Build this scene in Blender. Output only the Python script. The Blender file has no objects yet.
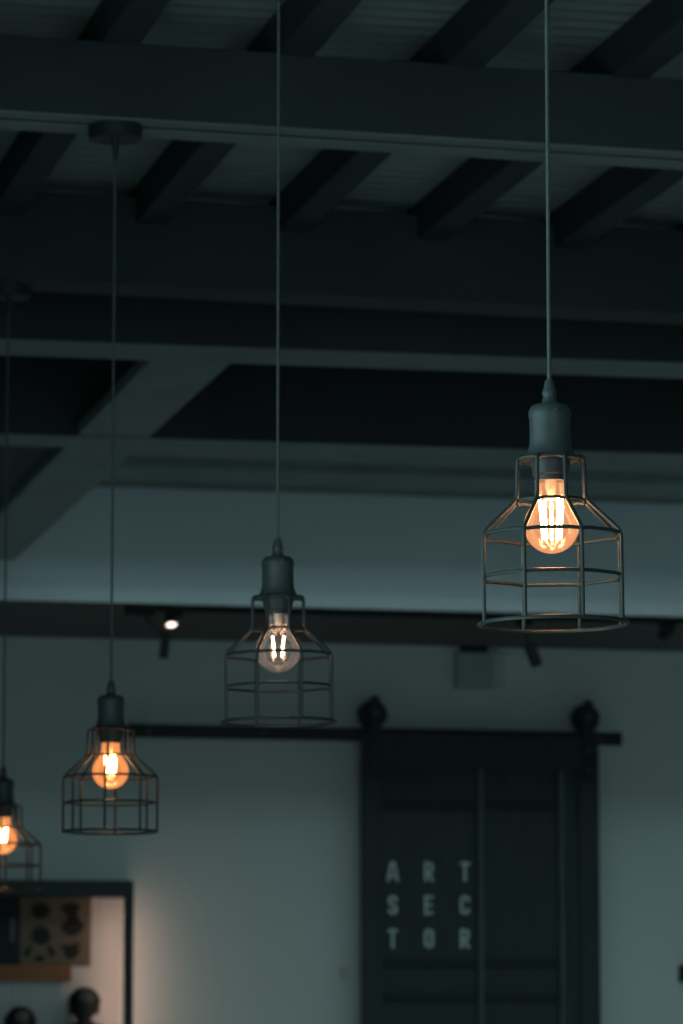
import bpy, bmesh, math, random
from mathutils import Vector, Matrix
random.seed(7)
sc = bpy.context.scene
COL = sc.collection
PI = math.pi

# ------------------------------------------------------------------ camera
F = 4000.0                      # focal length in pixels (683 x 1024 frame)
CAMZ = 1.10
PITCH = math.atan(528.0 / F)
cp, sp = math.cos(PITCH), math.sin(PITCH)
CAM = Vector((0, 0, CAMZ))
cd = bpy.data.cameras.new('camera')
cam = bpy.data.objects.new('camera', cd); COL.objects.link(cam)
cam.location = CAM; cam.rotation_euler = (PI / 2 + PITCH, 0, 0)
cd.sensor_fit = 'VERTICAL'; cd.sensor_height = 36.0; cd.sensor_width = 24.0
cd.lens = F / 1024.0 * 36.0
cd.clip_start = 0.1; cd.clip_end = 100
cd.dof.use_dof = True; cd.dof.focus_distance = 4.2
cd.dof.aperture_fstop = (cd.lens / 1000.0) / 0.0102
sc.camera = cam

def ray(x, y):
    u = (x - 341.5) / F; v = (512 - y) / F
    return Vector((u, cp - v * sp, sp + v * cp))
def at_h(x, y, h):              # point at height h above the lens
    d = ray(x, y); return CAM + d * (h / d.z)
def at_Y(x, y, Y):
    d = ray(x, y); return CAM + d * (Y / d.y)

# ------------------------------------------------------------------ materials
def mat(name, color, rough=0.6, metal=0.0, var=0.0, scale=8.0, bump=0.0, spec=0.5, stretch=None):
    m = bpy.data.materials.new(name); m.use_nodes = True
    nt = m.node_tree; b = nt.nodes['Principled BSDF']
    b.inputs['Base Color'].default_value = (*color, 1)
    b.inputs['Roughness'].default_value = rough
    b.inputs['Metallic'].default_value = metal
    b.inputs['Specular IOR Level'].default_value = spec
    if var > 0 or bump > 0:
        tc = nt.nodes.new('ShaderNodeTexCoord')
        mp = nt.nodes.new('ShaderNodeMapping')
        if stretch: mp.inputs['Scale'].default_value = stretch
        nz = nt.nodes.new('ShaderNodeTexNoise')
        nz.inputs['Scale'].default_value = scale; nz.inputs['Detail'].default_value = 5
        nt.links.new(tc.outputs['Object'], mp.inputs['Vector'])
        nt.links.new(mp.outputs['Vector'], nz.inputs['Vector'])
        if var > 0:
            r = nt.nodes.new('ShaderNodeValToRGB')
            r.color_ramp.elements[0].position = 0.3; r.color_ramp.elements[1].position = 0.7
            r.color_ramp.elements[0].color = (*[c * (1 - var) for c in color], 1)
            r.color_ramp.elements[1].color = (*[min(1, c * (1 + var)) for c in color], 1)
            nt.links.new(nz.outputs['Fac'], r.inputs['Fac'])
            nt.links.new(r.outputs['Color'], b.inputs['Base Color'])
        if bump > 0:
            bp = nt.nodes.new('ShaderNodeBump')
            bp.inputs['Strength'].default_value = bump; bp.inputs['Distance'].default_value = 0.002
            nt.links.new(nz.outputs['Fac'], bp.inputs['Height'])
            nt.links.new(bp.outputs['Normal'], b.inputs['Normal'])
    return m

def emit(name, color, strength):
    m = bpy.data.materials.new(name); m.use_nodes = True
    nt = m.node_tree; nt.nodes.clear()
    o = nt.nodes.new('ShaderNodeOutputMaterial'); e = nt.nodes.new('ShaderNodeEmission')
    e.inputs['Color'].default_value = (*color, 1); e.inputs['Strength'].default_value = strength
    nt.links.new(e.outputs[0], o.inputs[0]); return m

def bulb_glass(name, tint, glow, gloss=0.12):
    """thin bulb glass: see-through with a tint, a glossy skin, and the haze of the lit bulb put in as emission"""
    m = bpy.data.materials.new(name); m.use_nodes = True
    nt = m.node_tree; nt.nodes.clear()
    o = nt.nodes.new('ShaderNodeOutputMaterial')
    t = nt.nodes.new('ShaderNodeBsdfTransparent'); t.inputs[0].default_value = (*tint, 1)
    g = nt.nodes.new('ShaderNodeBsdfGlossy'); g.inputs['Roughness'].default_value = 0.08
    lw = nt.nodes.new('ShaderNodeLayerWeight'); lw.inputs['Blend'].default_value = 0.35
    mu = nt.nodes.new('ShaderNodeMath'); mu.operation = 'MULTIPLY'; mu.inputs[1].default_value = gloss * 4
    nt.links.new(lw.outputs['Fresnel'], mu.inputs[0])
    mx = nt.nodes.new('ShaderNodeMixShader')
    nt.links.new(mu.outputs[0], mx.inputs[0]); nt.links.new(t.outputs[0], mx.inputs[1]); nt.links.new(g.outputs[0], mx.inputs[2])
    e = nt.nodes.new('ShaderNodeEmission'); e.inputs['Color'].default_value = (*glow, 1); e.inputs['Strength'].default_value = 1.0
    a = nt.nodes.new('ShaderNodeAddShader')
    nt.links.new(mx.outputs[0], a.inputs[0]); nt.links.new(e.outputs[0], a.inputs[1])
    nt.links.new(a.outputs[0], o.inputs[0]); return m

M_WALL   = mat('painted plaster', (.62, .64, .63), .85, var=.04, scale=1.2, bump=.05)
M_BULK   = mat('bulkhead plaster', (.66, .71, .76), .85, var=.04, scale=1.0, bump=.05)
M_TRIM   = mat('pale trim paint', (.68, .72, .75), .7, var=.03)
M_SOFFIT = mat('dark brown soffit boards', (.10, .085, .08), .7, var=.2, scale=3, stretch=(1, 12, 1))
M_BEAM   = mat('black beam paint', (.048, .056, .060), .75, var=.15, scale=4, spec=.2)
M_JOISTF = mat('joist lit underside', (.055, .065, .067), .75, var=.12, scale=5, spec=.2)  # paler than the joist sides: light from below put into the colour
M_JOIST  = mat('dark joist steel', (.045, .053, .056), .75, var=.15, scale=4, spec=.2)
M_FLANGE = mat('lit underside grey', (.235, .265, .26), .7, var=.12, scale=5)  # paler grey paints floor-reflected light onto beam and header undersides
M_SHEET  = mat('galvanised roof sheet', (.66, .72, .72), .6, metal=.0, var=.12, scale=3)
M_FLOOR  = mat('polished concrete', (.50, .50, .49), .55, var=.12, scale=1.5)
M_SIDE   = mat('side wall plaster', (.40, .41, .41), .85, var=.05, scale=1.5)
M_PANEL  = mat('dark ceiling panel', (.05, .057, .06), .8, var=.1, scale=3)
M_IRON   = mat('black iron wire', (.034, .044, .044), .42, metal=.1, var=.1, scale=60, bump=.1)
M_SOCKET = mat('lamp holder enamel', (.050, .065, .072), .5, var=.1, scale=40, bump=.08)
M_CORD   = mat('cord sleeve', (.085, .105, .10), .6, var=.15, scale=120)
M_ROSE   = mat('ceiling rose black', (.02, .024, .024), .6, var=.1)
M_INNER  = mat('porcelain holder', (.05, .055, .055), .5)
M_CAP    = mat('bulb cap metal', (.62, .58, .55), .4, metal=.5, var=.1, scale=80)
M_DOOR   = mat('black stained door', (.036, .043, .045), .6, var=.15, scale=6, stretch=(6, 6, 1), spec=.3)
M_BATTEN = mat('pale door batten', (.066, .082, .082), .5, var=.15, scale=6)  # paler than the door panel
M_CROSS  = mat('door cross bar', (.027, .032, .034), .6, spec=.2)
M_LETTER = mat('letter paint', (.62, .68, .66), .6, var=.06, scale=30)
M_HARD   = mat('black hardware', (.02, .026, .027), .5, spec=.3)
M_WHEEL  = mat('wheel steel', (.07, .08, .08), .45, metal=.3)
M_BLACK  = mat('spotlight black', (.014, .017, .017), .55, spec=.3)
M_BOX    = mat('grey box plastic', (.34, .38, .38), .6, var=.05)
M_BOXEDGE= mat('box pale side', (.5, .52, .52), .6)
M_FRAME  = mat('black display frame', (.03, .04, .04), .6, spec=.3)
M_BACK   = mat('display back board', (.60, .58, .57), .8, var=.05, scale=6, stretch=(30, 1, 1))
M_TAN    = mat('tan paper', (.17, .125, .092), .85, var=.12, scale=14)
M_INK    = mat('dark ink', (.011, .014, .015), .8, var=.3, scale=30)
M_DARKP  = mat('dark sheet', (.014, .018, .021), .8, var=.4, scale=12, stretch=(6, 1, 1))
M_ORANGE = mat('orange strip', (.27, .105, .045), .7, var=.2, scale=9)
M_FIG    = mat('dark figure', (.022, .026, .03), .6, var=.2, scale=20)
M_FACE   = mat('forehead highlight', (.13, .115, .105), .7)  # highlight on the brow painted in as a paler tone
M_PALE   = mat('pale slat', (.10, .11, .11), .8)
M_LED    = emit('warm light strip', (1.0, .62, .45), 9.0)
M_SPOT   = emit('spot lens lit', (1.0, .80, .66), 3.5)

# ------------------------------------------------------------------ mesh helpers
WORLD = {}                      # world matrix of every root that parents things
def mesh_from(name, bm, m, smooth=False):
    bmesh.ops.recalc_face_normals(bm, faces=bm.faces[:])
    me = bpy.data.meshes.new(name)
    bm.to_mesh(me); bm.free()
    for mm in (m if isinstance(m, (list, tuple)) else [m]): me.materials.append(mm)
    if smooth:
        for p in me.polygons: p.use_smooth = True
        try: me.set_sharp_from_angle(angle=math.radians(40))
        except Exception: pass
    return me
def obj(name, bm, m, parent=None, smooth=False, local=False):
    """one mesh object; bm is in world space unless local, then moved into the parent's space"""
    if parent is not None and not local:
        r = parent
        while r.parent is not None: r = r.parent
        bm.transform(WORLD[r.name].inverted())
    o = bpy.data.objects.new(name, mesh_from(name, bm, m, smooth)); COL.objects.link(o)
    if parent is not None: o.parent = parent
    return o
def thing(name, label, cat, loc=(0, 0, 0), rot=(0, 0, 0), group=None):
    o = bpy.data.objects.new(name, None); COL.objects.link(o)
    o.location = loc; o.rotation_euler = rot; o.empty_display_size = .05
    from mathutils import Euler
    WORLD[o.name] = Matrix.Translation(Vector(loc)) @ Euler(rot).to_matrix().to_4x4()
    o['label'] = label; o['category'] = cat; o['kind'] = 'thing'
    if group: o['group'] = group
    return o
def struct(name, bm, m, label, cat, smooth=False):
    o = obj(name, bm, m, None, smooth)
    o['kind'] = 'structure'; o['label'] = label; o['category'] = cat
    WORLD[o.name] = Matrix.Identity(4)
    return o

def box(bm, o, ax, ay, az, bevel=0.0):
    """box with corner o and edge vectors"""
    vs = [bm.verts.new(o + ax * i + ay * j + az * k) for k in (0, 1) for j in (0, 1) for i in (0, 1)]
    fs = [bm.faces.new([vs[i] for i in f]) for f in ((0, 1, 3, 2), (4, 6, 7, 5), (0, 4, 5, 1), (2, 3, 7, 6), (0, 2, 6, 4), (1, 5, 7, 3))]
    if bevel:
        es = set(e for f in fs for e in f.edges)
        bmesh.ops.bevel(bm, geom=list(es), offset=bevel, segments=2, affect='EDGES', profile=.5)
def tube(bm, pts, r, seg=10, closed=False):
    pts = [Vector(p) for p in pts]; n = len(pts)
    rs = r if isinstance(r, (list, tuple)) else [r] * n
    rings = []; prev = None
    for i, p in enumerate(pts):
        if closed: t = (pts[(i + 1) % n] - pts[i - 1]).normalized()
        else: t = (pts[min(i + 1, n - 1)] - pts[max(i - 1, 0)]).normalized()
        if prev is None:
            a = Vector((0, 0, 1)) if abs(t.z) < .9 else Vector((1, 0, 0))
            nrm = (a - t * a.dot(t)).normalized()
        else: nrm = (prev - t * prev.dot(t)).normalized()
        prev = nrm; b = t.cross(nrm)
        rings.append([bm.verts.new(p + (nrm * math.cos(2 * PI * k / seg) + b * math.sin(2 * PI * k / seg)) * rs[i]) for k in range(seg)])
    for i in range(n if closed else n - 1):
        A, B = rings[i], rings[(i + 1) % n]
        for k in range(seg):
            bm.faces.new((A[k], A[(k + 1) % seg], B[(k + 1) % seg], B[k]))
    if not closed:
        bm.faces.new(rings[0][::-1]); bm.faces.new(rings[-1])
def lathe(bm, prof, seg=32, M=None):
    """revolve (r, z) pairs about z"""
    rings = []; new = []
    for r, z in prof:
        if r < 1e-6: v = bm.verts.new((0, 0, z)); rings.append([v]); new.append(v)
        else:
            R = [bm.verts.new((r * math.cos(2 * PI * k / seg), r * math.sin(2 * PI * k / seg), z)) for k in range(seg)]
            rings.append(R); new += R
    for A, B in zip(rings, rings[1:]):
        for k in range(seg):
            k2 = (k + 1) % seg
            if len(A) == 1 and len(B) == 1: continue
            if len(A) == 1: bm.faces.new((A[0], B[k], B[k2]))
            elif len(B) == 1: bm.faces.new((A[k], A[k2], B[0]))
            else: bm.faces.new((A[k], A[k2], B[k2], B[k]))
    if M is not None:
        for v in new: v.co = M @ v.co
def smooth_path(pts, n=6, cut=.35):
    """round the corners of a polyline"""
    pts = [Vector(p) for p in pts]; out = [pts[0]]
    for a, b, c in zip(pts, pts[1:], pts[2:]):
        d = min((a - b).length * .45, (c - b).length * .45, .012 * cut / .3 * .6)
        p0 = b + (a - b).normalized() * d; p1 = b + (c - b).normalized() * d
        for k in range(n + 1):
            t = k / n
            out.append(p0.lerp(b, t).lerp(b.lerp(p1, t), t))
    out.append(pts[-1]); return out
UP = Vector((0, 0, 1))

# ------------------------------------------------------------------ room axes
HB = 1.50                       # underside of the ceiling beams above the lens
HS = 1.38                       # soffit above the lens
TH = math.radians(13.0)
U = Vector((math.cos(TH), math.sin(TH), 0))     # along the back wall, to the right
N = Vector((math.sin(TH), -math.cos(TH), 0))    # out of the back wall, to the room
W0 = at_Y(341.5, 644, 14.0); W0.z = 0           # a point of the back wall
def on_wall(x, y, off=0.0):
    """where the sight line through (x, y) meets the plane standing off the back wall"""
    d = ray(x, y); p0 = W0 + N * off
    t = (p0 - CAM).dot(N) / d.dot(N)
    return CAM + d * t
def uz(p): return ((p - W0).dot(U), p.z)
def wpt(u, z, off): return W0 + U * u + N * off + UP * z
def wbox(bm, u0, u1, z0, z1, o0, o1, bevel=0.0):
    box(bm, wpt(u0, z0, o0), U * (u1 - u0), UP * (z1 - z0), N * (o1 - o0), bevel)
def wrect(x0, y0, x1, y1, off):
    """(u0, u1, z0, z1) of the picture rectangle on the plane at off"""
    a = uz(on_wall(x0, (y0 + y1) / 2, off)); b = uz(on_wall(x1, (y0 + y1) / 2, off))
    c = uz(on_wall((x0 + x1) / 2, y0, off)); d = uz(on_wall((x0 + x1) / 2, y1, off))
    return a[0], b[0], d[1], c[1]
WROT = (0, 0, TH)

ZC = CAMZ + HB + .125 + .075     # ceiling sheet height
ZS = CAMZ + HS
ZH = CAMZ + 2.25                 # higher flat ceiling over the end of the room
ADDED_SKYLIGHT = (-2.7, 3.1, 1.97, 3.42)         # unseen roof light added to brighten the lower back wall
JEND = 4.98                      # where the ribbed sheet and its joists end
WSTEP = 3.55                     # where the beamed roof begins, off the back wall
ULEFT, URIGHT, WFRONT = -3.2, 3.6, 17.5   # room limits in wall coordinates (WFRONT: towards and behind the lens)

# floor
bm = bmesh.new(); wbox(bm, ULEFT - .2, URIGHT + .2, -.1, 0, -.2, WFRONT)
struct('floor', bm, M_FLOOR, 'grey concrete floor of the room', 'floor')
# back wall (below the soffit) and up
bm = bmesh.new(); wbox(bm, ULEFT, URIGHT, 0, ZH, -.15, 0)
struct('wall_back', bm, M_WALL, 'pale grey plaster back wall behind the sliding door', 'wall')
# bulkhead
oB = (W0 - at_h(341.5, 608, HS)).dot(N) * -1
zBT = on_wall(341.5, 491, oB).z
bm = bmesh.new(); wbox(bm, ULEFT, URIGHT, ZS + .015, ZH, .0, oB)
struct('wall_bulkhead', bm, M_BULK, 'pale upper wall section projecting above the dark soffit', 'wall')
bm = bmesh.new(); wbox(bm, ULEFT, URIGHT, ZS, ZS + .015, .0, oB - .001)
struct('ceiling_soffit', bm, M_SOFFIT, 'dark brown soffit under the projecting upper wall', 'ceiling')
bm = bmesh.new(); wbox(bm, ULEFT, URIGHT, ZS - .002, ZS + .046, oB, oB + .018, .003)
struct('trim_1', bm, M_TRIM, 'pale trim strip along the bottom of the upper wall', 'trim')
# header beam along the top of the bulkhead, stepped underside
bm = bmesh.new(); wbox(bm, ULEFT, URIGHT, zBT + .03, zBT + .25, oB + .001, oB + .72)
wbox(bm, ULEFT, URIGHT, zBT, zBT + .03, oB + .06, oB + .40)
wbox(bm, ULEFT, URIGHT, zBT - .012, zBT + .03, oB + .001, oB + .055)
struct('trim_2', bm, M_FLANGE, 'stepped grey header along the top of the upper wall', 'trim')
# side walls; the left one has two tall window openings, the end behind the lens is a wide shop front
bm = bmesh.new()
WIN_L = ((9.0, 11.2, .35, 2.3),)
WIN_R = ()
def side_wall(bm, ua, ub, wins):
    edges = [0] + [e for w_ in wins for e in w_[:2]] + [WFRONT]
    for i in range(0, len(edges), 2): wbox(bm, ua, ub, 0, ZH, edges[i], edges[i + 1])
    for a, b, z0, z1 in wins:
        wbox(bm, ua, ub, 0, z0, a, b); wbox(bm, ua, ub, z1, ZH, a, b)
side_wall(bm, ULEFT - .2, ULEFT, WIN_L)
struct('wall_left', bm, M_SIDE, 'side wall with window openings', 'wall')
bm = bmesh.new(); side_wall(bm, URIGHT, URIGHT + .2, WIN_R)
struct('wall_right', bm, M_SIDE, 'plain opposite side wall', 'wall')
bm = bmesh.new()
wbox(bm, ULEFT, ULEFT + .3, 0, ZC, WFRONT - .2, WFRONT); wbox(bm, .9, URIGHT, 0, ZC, WFRONT - .2, WFRONT)
wbox(bm, ULEFT + .3, .9, 2.6, ZC, WFRONT - .2, WFRONT)
struct('wall_front', bm, M_SIDE, 'shop front wall with a wide opening', 'wall')

# corrugated roof sheet
bm = bmesh.new(); pitch = .058; prev = None
prof = [(pitch * k / 8, .003 + .0023 * math.cos(2 * PI * k / 8)) for k in range(8)]      # shallow ribs
for i in range(int((WFRONT - JEND) / pitch)):
    for po, pz in prof:
        o = JEND + i * pitch + po; z = ZC + .004 + pz
        cur = [bm.verts.new(wpt(ULEFT - .2, z, o)), bm.verts.new(wpt(URIGHT + .2, z, o))]
        if prev: bm.faces.new((prev[0], prev[1], cur[1], cur[0]))
        prev = cur
bmesh.ops.solidify(bm, geom=bm.faces[:], thickness=.002)
struct('ceiling', bm, M_SHEET, 'ribbed metal roof sheet above the beams', 'ceiling', smooth=True)
bm = bmesh.new(); wbox(bm, ULEFT - .2, URIGHT + .2, ZC + .05, ZC + .15, WSTEP - .1, WFRONT)
for a, b, c, d in ((ULEFT - .2, URIGHT + .2, -.2, ADDED_SKYLIGHT[2]), (ULEFT - .2, URIGHT + .2, ADDED_SKYLIGHT[3], WSTEP), (ULEFT - .2, ADDED_SKYLIGHT[0], ADDED_SKYLIGHT[2], ADDED_SKYLIGHT[3]), (ADDED_SKYLIGHT[1], URIGHT + .2, ADDED_SKYLIGHT[2], ADDED_SKYLIGHT[3])):
    wbox(bm, a, b, ZH, ZH + .1, c, d)
wbox(bm, ULEFT - .2, URIGHT + .2, ZC - .03, ZH, WSTEP - .1, WSTEP)
struct('roof', bm, M_PANEL, 'dark roof deck over the metal sheet, stepping up near the back wall', 'roof')

# joists running away from the lens
TJ = math.radians(12.45)
J = Vector((-math.sin(TJ), math.cos(TJ), 0)); JP = Vector((math.cos(TJ), math.sin(TJ), 0))
pref = at_h(588, 56, HB + .2)
jn = 0
for i in range(-9, 6):
    p = pref + JP * (i * .2955); 
    o = p - J * 3.0; o.z = CAMZ + HB + .125
    L = (p - W0).dot(N) / -J.dot(N) + 3.0 + (JEND + .02) / J.dot(N)
    bm = bmesh.new(); box(bm, o + UP * .004, JP * .062, UP * .0735, J * L, .003)
    jo = struct('ceiling_joist', bm, M_JOIST, 'dark steel joist under the ribbed roof sheet', 'joist'); jo['group'] = 'ceiling joists'
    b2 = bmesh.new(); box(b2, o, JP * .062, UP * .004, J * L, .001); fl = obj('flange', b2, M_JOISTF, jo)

# cross beams: twin channels with a groove, light from below painted in as lighter strips underneath
def hline(xa, ya, xb, yb, h):
    return at_h(xa, ya, h), at_h(xb, yb, h)
def cross_beam(name, f0, f1, b0, b1, depth, label, groove=True, ext=2.2, top_gap=0.0):
    """f0-f1 front edge, b0-b1 back edge of the underside (world points at the same height)"""
    d = (f1 - f0).normalized(); mid_f = (f0 + f1) / 2
    perp = Vector((-d.y, d.x, 0)); wid = ((b0 + b1) / 2 - mid_f).dot(perp)
    half = (f1 - f0).length / 2 + ext
    o = mid_f - d * half
    L = d * (2 * half)
    bm = bmesh.new()
    th = .003
    if groove:
        a, g = wid * .36, wid * .17
        parts = ((0, a), (a + g, wid))
    else: parts = ((0, wid),)
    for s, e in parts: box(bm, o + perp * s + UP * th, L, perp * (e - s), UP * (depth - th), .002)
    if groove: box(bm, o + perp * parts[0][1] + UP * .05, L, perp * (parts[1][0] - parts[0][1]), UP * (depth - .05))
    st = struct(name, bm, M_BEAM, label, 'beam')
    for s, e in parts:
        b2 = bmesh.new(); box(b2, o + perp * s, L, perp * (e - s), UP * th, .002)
        fl = obj('flange', b2, M_FLANGE, st); fl['label'] = 'lower flange with light from below painted in'
    return st, o, d, perp, wid
BD = .125
B1 = cross_beam('ceiling_beam', *hline(0, 111.4, 683, 153, HB), *hline(0, 131.5, 683, 168.5, HB), BD + .004,
    'black steel ceiling beam with grooved grey underside crossing the top of the view')
B2 = cross_beam('ceiling_beam', *hline(0, 277, 683, 313.5, HB), *hline(0, 290, 683, 325, HB), 178e-3,
    'second black ceiling beam, behind the grooved one', groove=False)
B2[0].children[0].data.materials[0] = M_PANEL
B3 = cross_beam('ceiling_beam', *hline(0, 340, 683, 364, HB), *hline(0, 355.5, 683, 379, HB), BD,
    'black ceiling beam with plain grey underside, joined by the lengthwise grey beam', groove=False, ext=.9)
B4 = cross_beam('ceiling_beam', *hline(0, 434.5, 683, 455, HB), *hline(0, 447, 683, 464, HB), 26e-2,
    'deep black ceiling beam just before the pale upper wall', groove=False, ext=.6)
# two beams over and before the lens that carry the first two lamps
for yy in (5.46, 4.18):
    c = Vector((0, yy, CAMZ + HB)); d = Vector((math.cos(TH), math.sin(TH), 0)); pp = Vector((-d.y, d.x, 0))
    x = .29 if yy < 5 else -.09
    c = Vector((x, yy, CAMZ + HB)) - d * 0
    f0, f1 = c - d * 1 - pp * .07, c + d * 1 - pp * .07
    cross_beam('ceiling_beam', f0, f1, f0 + pp * .14, f1 + pp * .14, BD,
        'black ceiling beam above the frame carrying the %s lamp' % ('foremost' if yy < 5 else 'second'))
# lengthwise beam D from B3 to the upper wall
q = [at_h(152, 359, HB), at_h(238, 360, HB), at_h(5 - 33, 570 + 29, HB), at_h(7 - 62, 509 + 64, HB)]
dD = ((q[2] + q[3]) / 2 - (q[0] + q[1]) / 2).normalized(); pD = Vector((dD.y, -dD.x, 0))
wD = ((q[1] - q[0]).dot(pD) + (q[2] - q[3]).dot(pD)) / 2
cD = (q[0] + q[1]) / 2 - dD * .02
tmp = ((W0 + N * oB) - cD).dot(N) / dD.dot(N)
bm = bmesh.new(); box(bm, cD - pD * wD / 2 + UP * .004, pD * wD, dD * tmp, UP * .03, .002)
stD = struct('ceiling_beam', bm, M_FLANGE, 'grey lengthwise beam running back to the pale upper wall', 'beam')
# dark flat ceiling panel left of that beam, behind B4
e0 = cD - pD * wD / 2
bm = bmesh.new()
pts = [e0 + dD * 1.25, e0 + dD * tmp, e0 + dD * tmp - U * 1.6, e0 + dD * 1.25 - U * 1.6]
lo = [bm.verts.new(Vector((p.x, p.y, CAMZ + HB + .03))) for p in pts]
hi = [bm.verts.new(Vector((p.x, p.y, CAMZ + HB + .06))) for p in pts]
bm.faces.new(lo); bm.faces.new(hi)
for i in range(4): bm.faces.new((lo[i], lo[(i + 1) % 4], hi[(i + 1) % 4], hi[i]))
struct('ceiling_panel', bm, M_PANEL, 'dark flat ceiling panel beside the lengthwise grey beam', 'ceiling')

# ------------------------------------------------------------------ pendant lamps
GROUP = 'cage pendant lamps in a row'
def pendant(px, py, Y, rot, tilt, label, amber, filaments, strength, rose_h=HB, fil_r=.0012, zs=1.0, rb=78.0, bs=1.0, xs=1.0):
    loc = at_Y(px, py, Y)
    root = thing('pendant_lamp', label, 'lamp', loc, (0, tilt, rot), GROUP)
    mm = .001
    ZM = Matrix.Diagonal((xs, xs, zs, 1))
    # cage: eight bent wires and five rings
    for k in range(8):
        a = math.radians(22.5 + 45 * k)
        prof = [(25, 174.5), (37.5, 174.0), (39, 129), (78, 93), (78, 0)]
        pts = [(r * mm * math.sin(a), -r * mm * math.cos(a), z * mm) for r, z in prof]
        bm = bmesh.new(); tube(bm, smooth_path(pts, 6, .30), 2.1 * mm, 8)
        bm.transform(ZM); obj('cage_wire', bm, M_IRON, root, True, True)
    for r, z, t in ((36.5, 173.2, 1.7), (38, 129, 1.7), (77, 93, 2.0), (77, 49, 2.0)):      # eight-sided, a corner at each wire
        pts = []
        for k in range(8):
            vs = [Vector((r * math.sin(math.radians(22.5 + 45 * j)), -r * math.cos(math.radians(22.5 + 45 * j)), z)) * mm for j in (k - 1, k, k + 1)]
            for f in (-.22, -.11, 0, .11, .22):
                q_ = vs[1].lerp(vs[0] if f < 0 else vs[2], abs(f))
                pts.append(q_ * (1 - .012 * (1 - abs(f) / .22)))
        bm = bmesh.new(); tube(bm, pts, t * mm, 8, True)
        bm.transform(ZM); obj('cage_ring', bm, M_IRON, root, True, True)
    bm = bmesh.new(); tube(bm, [(rb * mm * math.cos(2 * PI * i / 64), rb * mm * math.sin(2 * PI * i / 64), 0) for i in range(64)], 2.3 * mm, 8, True)
    bm.transform(ZM); obj('cage_ring', bm, M_IRON, root, True, True)
    # lamp holder
    bm = bmesh.new()
    lathe(bm, [(0, .172), (.030, .172), (.0305, .1745), (.0265, .177), (.0245, .181), (.0228, .185), (.0218, .190), (.0215, .205), (.0216, .2155), (.0224, .218), (.0226, .222),
               (.0215, .2255), (.0195, .229), (.017, .2305), (.009, .2315), (0, .2315)], 40)
    bm.transform(ZM); ho = obj('lamp_holder', bm, M_SOCKET, root, True, True)
    bm = bmesh.new(); lathe(bm, [(0, .2312), (.0098, .2312), (.0080, .2345), (.0070, .238), (.0068, .240), (.0078, .242), (.0078, .244), (.0064, .247), (.0055, .252), (.0042, .257), (0, .257)], 24)
    bm.transform(ZM); obj('cord_grip', bm, M_SOCKET, root, True, True)
    bm = bmesh.new(); lathe(bm, [(0, .0), (.002, .0), (.002, .004), (0, .004)], 10, Matrix.Translation((.006, -.0212, .222)) @ Matrix.Rotation(PI / 2, 4, 'X'))
    bm.transform(ZM); obj('screw', bm, M_WHEEL, ho, True, True)
    bm = bmesh.new(); lathe(bm, [(.021, .172), (.0208, .165), (.0195, .163), (.0195, .157), (.0175, .155), (.0175, .150), (.014, .150), (.014, .172)], 32)
    bm.transform(ZM); obj('holder_collar', bm, M_INNER, root, True, True)
    # bulb
    R = .0292 * bs; zc = .103 - .0292 * (bs - 1)
    prof = [(0, zc - R)]
    for i in range(1, 15):
        a = -PI / 2 + i * (PI / 2 + math.radians(36)) / 14
        prof.append((R * math.cos(a), zc + R * math.sin(a)))
    prof += [(.0196, .126), (.0170, .1315), (.0155, .137), (.0148, .144), (.0145, .151)]
    bm = bmesh.new(); lathe(bm, prof, 40)
    bm.transform(ZM); bulb = obj('bulb', bm, amber, root, True, True); bulb['label'] = 'glowing glass bulb'
    # filament strands
    bm = bmesh.new()
    n, r0, r1, z0, z1 = filaments
    for i in range(n):
        a = 2 * PI * (i + .5) / n
        p0 = (r0 * math.cos(a), r0 * math.sin(a), z0); p1 = (r1 * math.cos(a), r1 * math.sin(a), z1 + (.004, -.003, .001, -.001)[i % 4] * (n > 4))
        tube(bm, [p0, p1], fil_r, 6)
    nf = len(bm.faces)
    for i in range(n):
        a = 2 * PI * (i + .5) / n
        tube(bm, [(r1 * math.cos(a), r1 * math.sin(a), z1), (.002 * math.cos(a), .002 * math.sin(a), .1335)], .0004, 5)
        tube(bm, [(r0 * math.cos(a), r0 * math.sin(a), z0), (.0025 * math.cos(a), .0025 * math.sin(a), z0 - .0085)], .00045, 5)
    bm.faces.ensure_lookup_table()
    for f in bm.faces[nf:]: f.material_index = 1
    fm = emit('filament glow', (1.0, .58, .31), strength)
    bm.transform(ZM); fi = obj('filament', bm, [fm, M_CAP], bulb, True, True); fi['label'] = 'white-hot filament strands'
    bm = bmesh.new()
    lathe(bm, [(0, .151), (.0065, .151), (.0058, .143), (.004, .136), (.0022, .131), (.0012, .128), (0, .128)], 16)
    bm.transform(ZM); obj('filament_stem', bm, M_CAP, bulb, True, True)
    # cord up to the rose under its beam
    top_z = CAMZ + rose_h
    inv = WORLD[root.name].inverted()
    g = WORLD[root.name] @ Vector((0, 0, .2565 * zs))
    topw = Vector((g.x, g.y, top_z - .023))
    bm = bmesh.new()
    n = 24
    tube(bm, [inv @ g.lerp(topw, i / n) for i in range(n + 1)], .0021, 10)
    obj('cord', bm, M_CORD, root, True, True)
    bm = bmesh.new(); lathe(bm, [(0, -.024), (.0425, -.024), (.0445, -.022), (.0445, 0), (0, 0)], 40, Matrix.Translation((g.x, g.y, top_z)))
    obj('ceiling_rose', bm, M_ROSE, root, True)
    bm = bmesh.new(); lathe(bm, [(0, -.0235), (.0068, -.0235), (.0055, -.042), (.0034, -.058), (0, -.058)], 16, Matrix.Translation((g.x, g.y, top_z)))
    obj('cord_clamp', bm, M_ROSE, root, True)
    return root
G_AMB1 = bulb_glass('amber bulb glass', (.95, .78, .62), (.36, .15, .065), .10)
G_CLR  = bulb_glass('clear bulb glass', (.95, .93, .90), (.032, .026, .023), .42)  # faint emission paints the filament's haze into the clear glass
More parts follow.
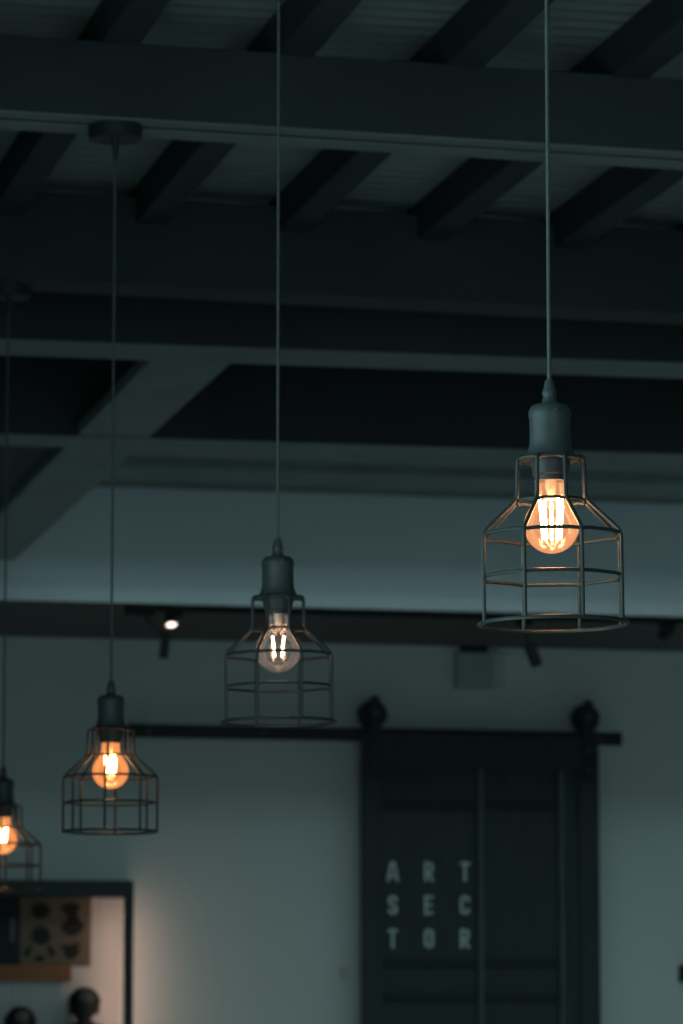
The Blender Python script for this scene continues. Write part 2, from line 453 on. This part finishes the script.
G_AMB3 = bulb_glass('deep amber bulb glass', (.92, .70, .48), (.42, .15, .05), .10)
pendant(553.2, 624, 4.18, math.radians(-2), math.radians(-.55),
        'frontmost cage pendant lamp, sharp, with dark socket and glowing amber bulb on a long cord', G_AMB1, (10, .0095, .0125, .089, .127), 60, fil_r=.0013, zs=1.01)
pendant(278.8, 722.0, 5.46, math.radians(2), math.radians(-.5),
        'cage pendant lamp with clear bulb showing two filaments, overlapping the door rail', G_CLR, (4, .0072, .0108, .091, .119), 28, zs=.985, bs=1.08)
pendant(110, 831.5, 6.48, math.radians(19.5), 0,
        'cage pendant lamp with warm amber bulb hanging above the black display frame corner', G_AMB3, (6, .0062, .0085, .096, .127), 38, fil_r=.0022, zs=.955, bs=1.03, xs=.98)
pendant(2.0, 889, 7.9, math.radians(22.5), 0,
        'cage pendant lamp cut off at the picture edge, in front of the display frame', G_AMB3, (4, .006, .0095, .096, .127), 38, fil_r=.002, zs=.94, bs=1.02, xs=.965)

# ------------------------------------------------------------------ sliding barn door and rail
OD = .115                        # front of the door panel off the wall
x0, x1, yt = 363, 600, 735
uL, uR, _, zT = wrect(x0, yt, x1, 1020, OD)
dloc = wpt((uL + uR) / 2, 0.02, OD - .02)
door = thing('sliding_barn_door', 'black sliding barn door with pale ART SECTOR letters hung from a wall rail', 'door', dloc, WROT)
bm = bmesh.new(); wbox(bm, uL, uR, .02, zT, OD - .04, OD - .006, .003)
obj('door_panel', bm, M_DOOR, door)
def dstrip(xa, xb, name, m, za, zb, o1):
    a, b, _, _ = wrect(xa, 900, xb, 902, o1)
    bm = bmesh.new(); wbox(bm, a, b, za, zb, OD - .007, o1, .002); return obj(name, bm, m, door)
dstrip(363, 380, 'stile', M_DOOR, .02, zT, OD + .006)
dstrip(580, 600, 'stile', M_DOOR, .02, zT, OD + .006)
_, _, _, zb1 = wrect(400, 768, 500, 1000, OD)
a, b, _, zz = wrect(380, 768, 580, 1000, OD)
bm = bmesh.new(); wbox(bm, a, b, zb1, zT, OD - .007, OD + .006, .002); obj('top_rail', bm, M_DOOR, door)
bm = bmesh.new(); wbox(bm, a, b, .02, .25, OD - .007, OD + .006, .002); obj('bottom_rail', bm, M_DOOR, door)
for xa, xb in ((479, 484), (560, 565)):
    o = dstrip(xa, xb, 'batten', M_BATTEN, .25, zb1, OD + .014); o['label'] = 'thin paler vertical batten'
for ya, yb in ((801, 810), (959, 967), (993, 1001)):
    for xa, xb in ((385, 476), (487, 558)):
        a, b, c, d = wrect(xa, ya, xb, yb, OD)
        bm = bmesh.new(); wbox(bm, a, b, c, d, OD - .007, OD + .004, .002); obj('cross_bar', bm, M_CROSS, door)
# letters as strokes on a 10 x 16 grid
GLY = {
 'A': [((0, 0), (4, 16)), ((10, 0), (6, 16)), ((4, 14.6), (6, 14.6)), ((2, 4.5), (8, 4.5))],
 'R': [((1.5, 0), (1.5, 16)), ((1.5, 14.6), (7, 14.6)), ((8.3, 13.6), (8.3, 8.8)), ((1.5, 7.6), (7, 7.6)), ((5, 7), (8.8, 0)), ((6.8, 14.4), (8.4, 13)), ((6.8, 7.8), (8.4, 9.2))],
 'T': [((5, 0), (5, 16)), ((0, 14.6), (10, 14.6))],
 'S': [((2.6, 14.6), (7.6, 14.6)), ((8.4, 14), (8.4, 11.4)), ((1.6, 14), (1.6, 10)), ((1.6, 10), (8.4, 6.2)), ((8.4, 6.2), (8.4, 2)), ((2.4, 1.4), (7.6, 1.4)), ((1.6, 2), (1.6, 4.6))],
 'E': [((1.5, 0), (1.5, 16)), ((1.5, 14.6), (9, 14.6)), ((1.5, 8), (8, 8)), ((1.5, 1.4), (9, 1.4))],
 'C': [((1.6, 2), (1.6, 14)), ((2.4, 14.6), (7.6, 14.6)), ((8.4, 14), (8.4, 11)), ((2.4, 1.4), (7.6, 1.4)), ((8.4, 2), (8.4, 5))],
 'O': [((1.6, 2), (1.6, 14)), ((8.4, 2), (8.4, 14)), ((2.4, 14.6), (7.6, 14.6)), ((2.4, 1.4), (7.6, 1.4))],
}
for row, (word, cy) in enumerate((('ART', 871.5), ('SEC', 905), ('TOR', 938.5))):
    for ch, cx in zip(word, (392.5, 428.8, 464.8)):
        a, b, c, d = wrect(cx - 4.3, cy - 9.5, cx + 5.1, cy + 9.5, OD + .004)
        su, sz = (b - a) / 10, (d - c) / 16
        bm = bmesh.new()
        for (p, q_) in GLY[ch]:
            P0 = Vector((a + p[0] * su, c + p[1] * sz, 0)); P1 = Vector((a + q_[0] * su, c + q_[1] * sz, 0))
            t = (P1 - P0).normalized(); nn = Vector((-t.y, t.x, 0)); h = .0042
            P0 = P0 - t * .001; P1 = P1 + t * .001
            cs = [P0 - nn * h, P1 - nn * h, P1 + nn * h, P0 + nn * h]
            lo = [bm.verts.new(wpt(v.x, v.y, OD - .0065)) for v in cs]; hi = [bm.verts.new(wpt(v.x, v.y, OD + .004)) for v in cs]
            bm.faces.new(lo); bm.faces.new(hi)
            for i in range(4): bm.faces.new((lo[i], lo[(i + 1) % 4], hi[(i + 1) % 4], hi[i]))
        o = obj('letter', bm, M_LETTER, door); o['label'] = 'pale letter ' + ch
# hangers
def disc(bm, u, z, o0, o1, r, seg=32):
    A = [bm.verts.new(wpt(u + r * math.cos(2 * PI * k / seg), z + r * math.sin(2 * PI * k / seg), o0)) for k in range(seg)]
    B = [bm.verts.new(wpt(u + r * math.cos(2 * PI * k / seg), z + r * math.sin(2 * PI * k / seg), o1)) for k in range(seg)]
    bm.faces.new(A); bm.faces.new(B)
    for k in range(seg): bm.faces.new((A[k], A[(k + 1) % seg], B[(k + 1) % seg], B[k]))
ru0, ru1, rz0, rz1 = wrect(128, 728, 621, 741.5, .085)
for hx, hy in ((374.5, 712.5), (587.5, 717)):
    c = uz(on_wall(hx, hy, OD)); rz_here = rz1
    u, z = c[0], rz1 + .0475
    bm = bmesh.new()
    wbox(bm, u - .022, u + .022, zT - .16, z - .01, OD + .006, OD + .014, .002)
    # pointed strap end over the wheel
    cs = [(-.022, -.012), (.022, -.012), (.026, .02), (.012, .062), (-.012, .062), (-.026, .02)]
    lo = [bm.verts.new(wpt(u + p, z + r_, OD + .006)) for p, r_ in cs]; hi = [bm.verts.new(wpt(u + p, z + r_, OD + .014)) for p, r_ in cs]
    bm.faces.new(lo); bm.faces.new(hi)
    for i in range(6): bm.faces.new((lo[i], lo[(i + 1) % 6], hi[(i + 1) % 6], hi[i]))
    hg = obj('hanger', bm, M_HARD, door)
    bm = bmesh.new(); disc(bm, u, z, .074, .096, .0475); disc(bm, u, z, .070, .074, .050); disc(bm, u, z, .096, .1, .050)
    obj('wheel', bm, M_HARD, hg)
    bm = bmesh.new(); disc(bm, u, z, .1, OD + .022, .012, 6); obj('bolt', bm, M_WHEEL, hg)
    for dz_ in (.05, .12):
        bm = bmesh.new(); disc(bm, u, zT - dz_, OD + .013, OD + .020, .009, 6); obj('bolt', bm, M_WHEEL, hg)
rail = thing('door_track', 'long black flat rail carrying the sliding door across the back wall', 'rail', wpt(ru0, rz0, 0), WROT)
bm = bmesh.new(); wbox(bm, ru0, ru1, rz0, rz1, .079, .091, .002)
obj('rail_bar', bm, M_HARD, rail)
for f in (.04, .27, .5, .73, .955):
    uu = ru0 + (ru1 - ru0) * f; zc = (rz0 + rz1) / 2
    bm = bmesh.new(); disc(bm, uu, zc, 0, .08, .013, 20); obj('spacer', bm, M_HARD, rail)
    bm = bmesh.new(); disc(bm, uu, zc, .09, .098, .010, 6); obj('bolt', bm, M_WHEEL, rail)
for uu in (ru0 + .012, ru1 - .012):
    bm = bmesh.new(); wbox(bm, uu - .014, uu + .014, rz0 - .001, rz1 + .001, .076, .094, .003); obj('end_stop', bm, M_HARD, rail)

# ------------------------------------------------------------------ track with spotlights under the soffit
oT = oB - .075
def s_at(x, y, off): return on_wall(x, y, off)
tu0 = uz(on_wall(128, 612, oT))[0]
track = thing('lighting_track', 'thin black lighting track fixed along the dark soffit', 'track', wpt(tu0, ZS, oT), WROT)
bm = bmesh.new(); wbox(bm, tu0, URIGHT - .3, ZS - .018, ZS, oT - .018, oT + .018, .002); obj('track_bar', bm, M_BLACK, track)
bm = bmesh.new(); wbox(bm, tu0 - .01, tu0 + .085, ZS - .032, ZS, oT - .022, oT + .022, .003); obj('power_feed', bm, M_BLACK, track)
def spotlight(xb, head, aim, L, r, label, lit=False):
    """xb: picture column of the track adapter; head: centre of the lamp head; aim: way the lens points"""
    base = wpt(uz(on_wall(xb, 615, oT))[0], ZS - .018, oT)
    root = thing('track_spotlight', label, 'spotlight', base, WROT, 'track spotlights')
    bm = bmesh.new(); box(bm, base - U * .028 - N * .014 - UP * .016, U * .056, N * .028, UP * .016, .003); obj('adapter', bm, M_BLACK, root)
    aim = aim.normalized(); c = head
    Mx = Matrix.Translation(c) @ aim.to_track_quat('Z', 'Y').to_matrix().to_4x4()
    bm = bmesh.new(); tube(bm, [base - UP * .014, base - UP * .022, c - aim * (L * .3)], .005, 10); obj('stem', bm, M_BLACK, root)
    bm = bmesh.new()
    lathe(bm, [(0, -L / 2), (r * .9, -L / 2), (r, -L / 2 + .004), (r, L / 2), (r * .9, L / 2), (r * .86, L / 2 - .006), (0, L / 2 - .006)], 28, Mx)
    hd = obj('head', bm, M_BLACK, root, True)
    bm = bmesh.new(); lathe(bm, [(0, L / 2 - .002), (r * .86, L / 2 - .002), (r * .86, L / 2 - .006), (0, L / 2 - .0062)], 28, Mx)
    obj('lens', bm, M_SPOT if lit else M_HARD, hd, True)
    return root
spotlight(174, on_wall(171, 619, oT - .02), N * .38 - UP * .88, .045, .0185, 'lit track spotlight with white face pointing out into the room', True)
spotlight(146, on_wall(165, 645, oT), Vector((0, 0, -1)) - U * .10 - N * .1, .088, .0155, 'dark tube spotlight hanging straight down beside the lit one')
spotlight(523, on_wall(533, 655, oT), Vector((0, 0, -1)) + U * .5 - N * .2, .075, .02, 'dark spotlight tilted sideways under the soffit, below the frontmost lamp')
spotlight(667, on_wall(667, 632, oT - .075), -N * 1 - UP * .25, .07, .02, 'stubby dark spotlight on the track at the far end, beyond the frontmost lamp')

# ------------------------------------------------------------------ small wall fittings
def fitting(name, label, cat, x0, y0, x1, y1, off, m):
    a, b, c, d = wrect(x0, y0, x1, y1, off)
    r = thing(name, label, cat, wpt((a + b) / 2, c, 0), WROT)
    return r, a, b, c, d
r, a, b, c, d = fitting('utility_box', 'dark grey box mounted high on the wall just above the sliding door', 'box', 456, 652, 504, 689, .035, M_BOX)
bm = bmesh.new(); wbox(bm, a, b - .035, c, d, 0, .035, .006); obj('housing', bm, M_BOX, r)
bm = bmesh.new(); wbox(bm, b - .036, b, c, d, 0, .032, .005); o = obj('end_cover', bm, M_BOXEDGE, r); o['label'] = 'paler end cover'
bm = bmesh.new(); wbox(bm, a + .02, b - .055, d - .004, ZS, .006, .028, .003); obj('bracket', bm, M_BLACK, r)
r, a, b, c, d = fitting('switch_plate', 'small black switch box on the pale wall at the picture edge', 'switch', 681, 965, 703, 982, .03, M_HARD)
bm = bmesh.new(); wbox(bm, a, b, c, d, 0, .024, .004); obj('plate', bm, M_HARD, r)
bm = bmesh.new(); wbox(bm, a + .02, b - .02, c + .015, d - .015, .023, .032, .002); obj('rocker', bm, M_HARD, r)
a, z = uz(on_wall(344, 971, .02))
r = thing('coat_peg', 'tiny round grey peg on the wall beside the sliding door', 'peg', wpt(a, z, 0), WROT)
bm = bmesh.new(); disc(bm, a, z, 0, .006, .013, 20); obj('base_disc', bm, M_BOXEDGE, r)
bm = bmesh.new(); disc(bm, a, z, .006, .022, .008, 20); disc(bm, a, z, .018, .026, .013, 20); obj('knob', bm, M_BOXEDGE, r)

# ------------------------------------------------------------------ display frame on the left
OF = .16
fu1 = uz(on_wall(133.5, 950, OF))[0]; fu0 = fu1 - .98
fz1 = uz(on_wall(60, 880, OF))[1]; fz0 = fz1 - 1.0
zin = uz(on_wall(60, 896, OF))[1]; uin = uz(on_wall(125, 950, OF))[0]
disp = thing('display_frame', 'black framed wall display with pinned tan collage, orange strip and dark figures', 'display', wpt((fu0 + fu1) / 2, fz0, 0), WROT)
bm = bmesh.new(); wbox(bm, fu0, fu1, zin, fz1, .0, OF, .004); obj('top_bar', bm, M_FRAME, disp)
bm = bmesh.new(); wbox(bm, uin, fu1, fz0, zin, .13, OF, .003); sbar = obj('side_bar', bm, M_FRAME, disp)
zl = uz(on_wall(126, 905, .12))[1]
bm = bmesh.new(); wbox(bm, uin + .008, fu1 - .008, fz0 + .05, zl, .122, .1305); o = obj('light_strip', bm, M_LED, sbar); o['label'] = 'warm light strip behind the side bar'
bm = bmesh.new(); wbox(bm, fu0, fu0 + (fu1 - uin), fz0, zin, .0, OF, .003); obj('side_bar', bm, M_FRAME, disp)
shelf_top = uz(on_wall(86, 1043, .06))[1]
bm = bmesh.new(); wbox(bm, fu0 + .03, uin, shelf_top - .03, shelf_top, .004, OF - .01, .003); obj('shelf', bm, M_FRAME, disp)
bm = bmesh.new(); wbox(bm, fu0, fu1, fz0 - .03, fz0, .0, OF, .003); obj('bottom_bar', bm, M_FRAME, disp)
bm = bmesh.new(); wbox(bm, fu0 + .02, uin + .002, fz0, zin + .002, .002, .012); obj('back_board', bm, M_BACK, disp)
def dbox(name, m, x0, y0, x1, y1, o0, o1, bevel=.001, parent=disp):
    a, b, c, d = wrect(x0, y0, x1, y1, o1)
    bm = bmesh.new(); wbox(bm, a, b, c, d, o0, o1, bevel); return obj(name, bm, m, parent)
col = dbox('collage_panel', M_TAN, 19, 894, 91, 966, .012, .022); col['label'] = 'tan collage panel'
dk = dbox('dark_panel', M_DARKP, -40, 894, 20.5, 966, .012, .026); dk['label'] = 'dark panel'
dbox('pale_strip', M_PALE, 10, 918, 15, 942, .026, .030, .001, dk)
og = dbox('orange_strip', M_ORANGE, -40, 965, 71.5, 981, .012, .034); og['label'] = 'orange-brown strip'
for x in (4, 12, 19, 27, 33, 40, 46, 52, 58):
    dbox('rod', M_BOXEDGE, x, 979, x + 1.6, 1042, .012, .02, .0005)
def blob(cx, cy, pts):
    bm = bmesh.new(); lo = []; hi = []
    for dx, dy in pts:
        u, z = uz(on_wall(cx + dx, cy + dy, .0235))
        lo.append(bm.verts.new(wpt(u, z, .0215))); hi.append(bm.verts.new(wpt(u, z, .026)))
    bm.faces.new(lo); bm.faces.new(hi); n = len(pts)
    for i in range(n): bm.faces.new((lo[i], lo[(i + 1) % n], hi[(i + 1) % n], hi[i]))
    obj('dark_shape', bm, M_INK, col)
def ell(rx, ry, wob=.06, n=22):
    ph = random.random() * 6
    return [(rx * (1 + wob * math.sin(3 * a + ph)) * math.cos(a), ry * (1 + wob * math.sin(2 * a + ph)) * math.sin(a)) for a in [2 * PI * i / n for i in range(n)]]
blob(41, 911, ell(9, 8)); blob(41, 935.5, ell(9.3, 9.5))
blob(71, 909, ell(9, 5.5, .16)); blob(73, 918.5, ell(5.5, 6)); blob(72.5, 927.5, ell(11, 8, .1))
blob(70.5, 951, [(-10, -7), (-2, -5), (8, -8.5), (9, 2), (5, 6), (0, 9), (-6, 4), (-5, 0)])
blob(27.5, 951, [(3, -5), (4, -2), (1, 5), (-4, 4), (-2, -1)])
blob(39.5, 958.5, ell(5, 3)); blob(51.5, 952, [(-4, -5), (0, -6), (4, 4), (-1, 5)])
# two dark head-and-shoulders figures standing on the display shelf
def bust(cx, cy_head, label, rx=13.0):
    pu, pz = uz(on_wall(cx, cy_head, .07))
    s = 17.0 / F                            # metres per pixel there
    root = thing('bust_figurine', label, 'figurine', wpt(pu, shelf_top, .07), WROT)
    base = wpt(pu, 0, .07)
    z_top = pz + 11.8 * s
    h = z_top - shelf_top
    Mx = Matrix.Translation(wpt(pu, shelf_top, .07)) @ Matrix.Rotation(TH, 4, 'Z')
    bm = bmesh.new()
    # shoulders, neck and head as one body: elliptic rings
    zs = [(0, 24, 11), (6, 23.5, 11), (h / s - 34, 22, 10.5), (h / s - 31, 17, 9.5), (h / s - 28.5, 9, 7), (h / s - 26.5, 6.2, 6.2), (h / s - 24, 5.6, 6), (h / s - 22, 7.8, 8.5),
          (h / s - 17, 10.2, 10.5), (h / s - 11, 11, 11.2), (h / s - 6, 10, 10.4), (h / s - 2.5, 7, 7.6), (h / s - .8, 3.5, 4)]
    zs = [q for i, q in enumerate(zs) if q[0] >= 0 and (i < 2 or q[0] > 7)]
    rings = []; seg = 28
    for z, a, b in zs:
        rings.append([bm.verts.new(Mx @ Vector((a * s * math.cos(2 * PI * k / seg), b * s * math.sin(2 * PI * k / seg), z * s))) for k in range(seg)])
    for A, B in zip(rings, rings[1:]):
        for k in range(seg): bm.faces.new((A[k], A[(k + 1) % seg], B[(k + 1) % seg], B[k]))
    bm.faces.new(rings[0]); bm.faces.new(rings[-1])
    # nose, ears and brow
    hz = h - 12.5 * s
    for (x, y, z, rx_, ry_, rz_) in ((0, -11.2, -1.5, 1.3, 2.2, 2.6), (-10.8, 0, -1, 1.2, 2.4, 3.2), (10.8, 0, -1, 1.2, 2.4, 3.2)):
        bmesh.ops.create_uvsphere(bm, u_segments=12, v_segments=8, radius=1,
            matrix=Mx @ Matrix.Translation((x * s, y * s, hz + z * s)) @ Matrix.Diagonal((rx_ * s, ry_ * s, rz_ * s, 1)))
    body = obj('body', bm, M_FIG, root, True)
    # hair: bob reaching the jaw, open at the face
    bm = bmesh.new()
    prof = []
    n1, n2 = 22, 12
    grid = []
    for j in range(n2 + 1):
        th = PI * .5 - j / n2 * PI * .72
        row = []
        for i in range(n1 + 1):
            ph = math.radians(-52) + i / n1 * math.radians(284)
            rr = rx * s * (math.cos(th) if th > 0 else 1 - .10 * (j / n2)); rr = max(rr, .0004)
            zz = hz + (13.2 * s * math.sin(th) if th > 0 else 13.0 * s * math.sin(th))
            row.append(bm.verts.new(Mx @ Vector((rr * math.cos(ph), rr * math.sin(ph) * .98, zz))))
        grid.append(row)
    for j in range(n2):
        for i in range(n1): bm.faces.new((grid[j][i], grid[j][i + 1], grid[j + 1][i + 1], grid[j + 1][i]))
    bmesh.ops.solidify(bm, geom=bm.faces[:], thickness=.8 * s)
    obj('hair', bm, M_FIG, root, True)
    bm = bmesh.new()
    bmesh.ops.create_uvsphere(bm, u_segments=16, v_segments=10, radius=1,
        matrix=Mx @ Matrix.Translation((0, -9.0 * s, hz + 4.5 * s)) @ Matrix.Diagonal((6.2 * s, 3.4 * s, 5 * s, 1)))
    o = obj('forehead', bm, M_FACE, root, True); o['label'] = 'forehead highlight'
    return root
bust(84.5, 1002.5, 'dark head and shoulders figurine with forehead highlight beside the display frame edge')
bust(20.5, 1022, 'lower dark head figurine standing under the orange strip in the display')

# ------------------------------------------------------------------ light
w = bpy.data.worlds.new('world'); sc.world = w; w.use_nodes = True
bg = w.node_tree.nodes['Background']
bg.inputs['Color'].default_value = (.60, .94, .96, 1); bg.inputs['Strength'].default_value = 2.0
def portal(name, p, direction, sx, sy):
    l = bpy.data.lights.new(name, 'AREA'); l.shape = 'RECTANGLE'; l.size = sx; l.size_y = sy
    l.cycles.is_portal = True
    o = bpy.data.objects.new(name, l); COL.objects.link(o); o.location = p
    o.rotation_euler = direction.to_track_quat('-Z', 'Y').to_euler()
portal('daylight_portal', wpt((ULEFT + 1.2) / 2, 1.3, WFRONT - .1), -N, .6 - ULEFT, 2.6)
for a, b, c, d in WIN_L: portal('daylight_portal', wpt(ULEFT - .1, (c + d) / 2, (a + b) / 2), U, b - a, d - c)
for a, b, c, d in WIN_R: portal('daylight_portal', wpt(URIGHT + .1, (c + d) / 2, (a + b) / 2), -U, b - a, d - c)
portal('daylight_portal', wpt((ADDED_SKYLIGHT[0] + ADDED_SKYLIGHT[1]) / 2, ZH + .05, (ADDED_SKYLIGHT[2] + ADDED_SKYLIGHT[3]) / 2), -UP, ADDED_SKYLIGHT[1] - ADDED_SKYLIGHT[0], ADDED_SKYLIGHT[3] - ADDED_SKYLIGHT[2])  # portal of the added roof light
sc.view_settings.view_transform = 'Standard'
sc.view_settings.look = 'None'
sc.view_settings.exposure = 0.0
sc.view_settings.gamma = 1.0
sc.view_settings.use_curve_mapping = False
sc.cycles.max_bounces = 10
sc.cycles.diffuse_bounces = 6
sc.cycles.transparent_max_bounces = 16
sc.cycles.use_denoising = True
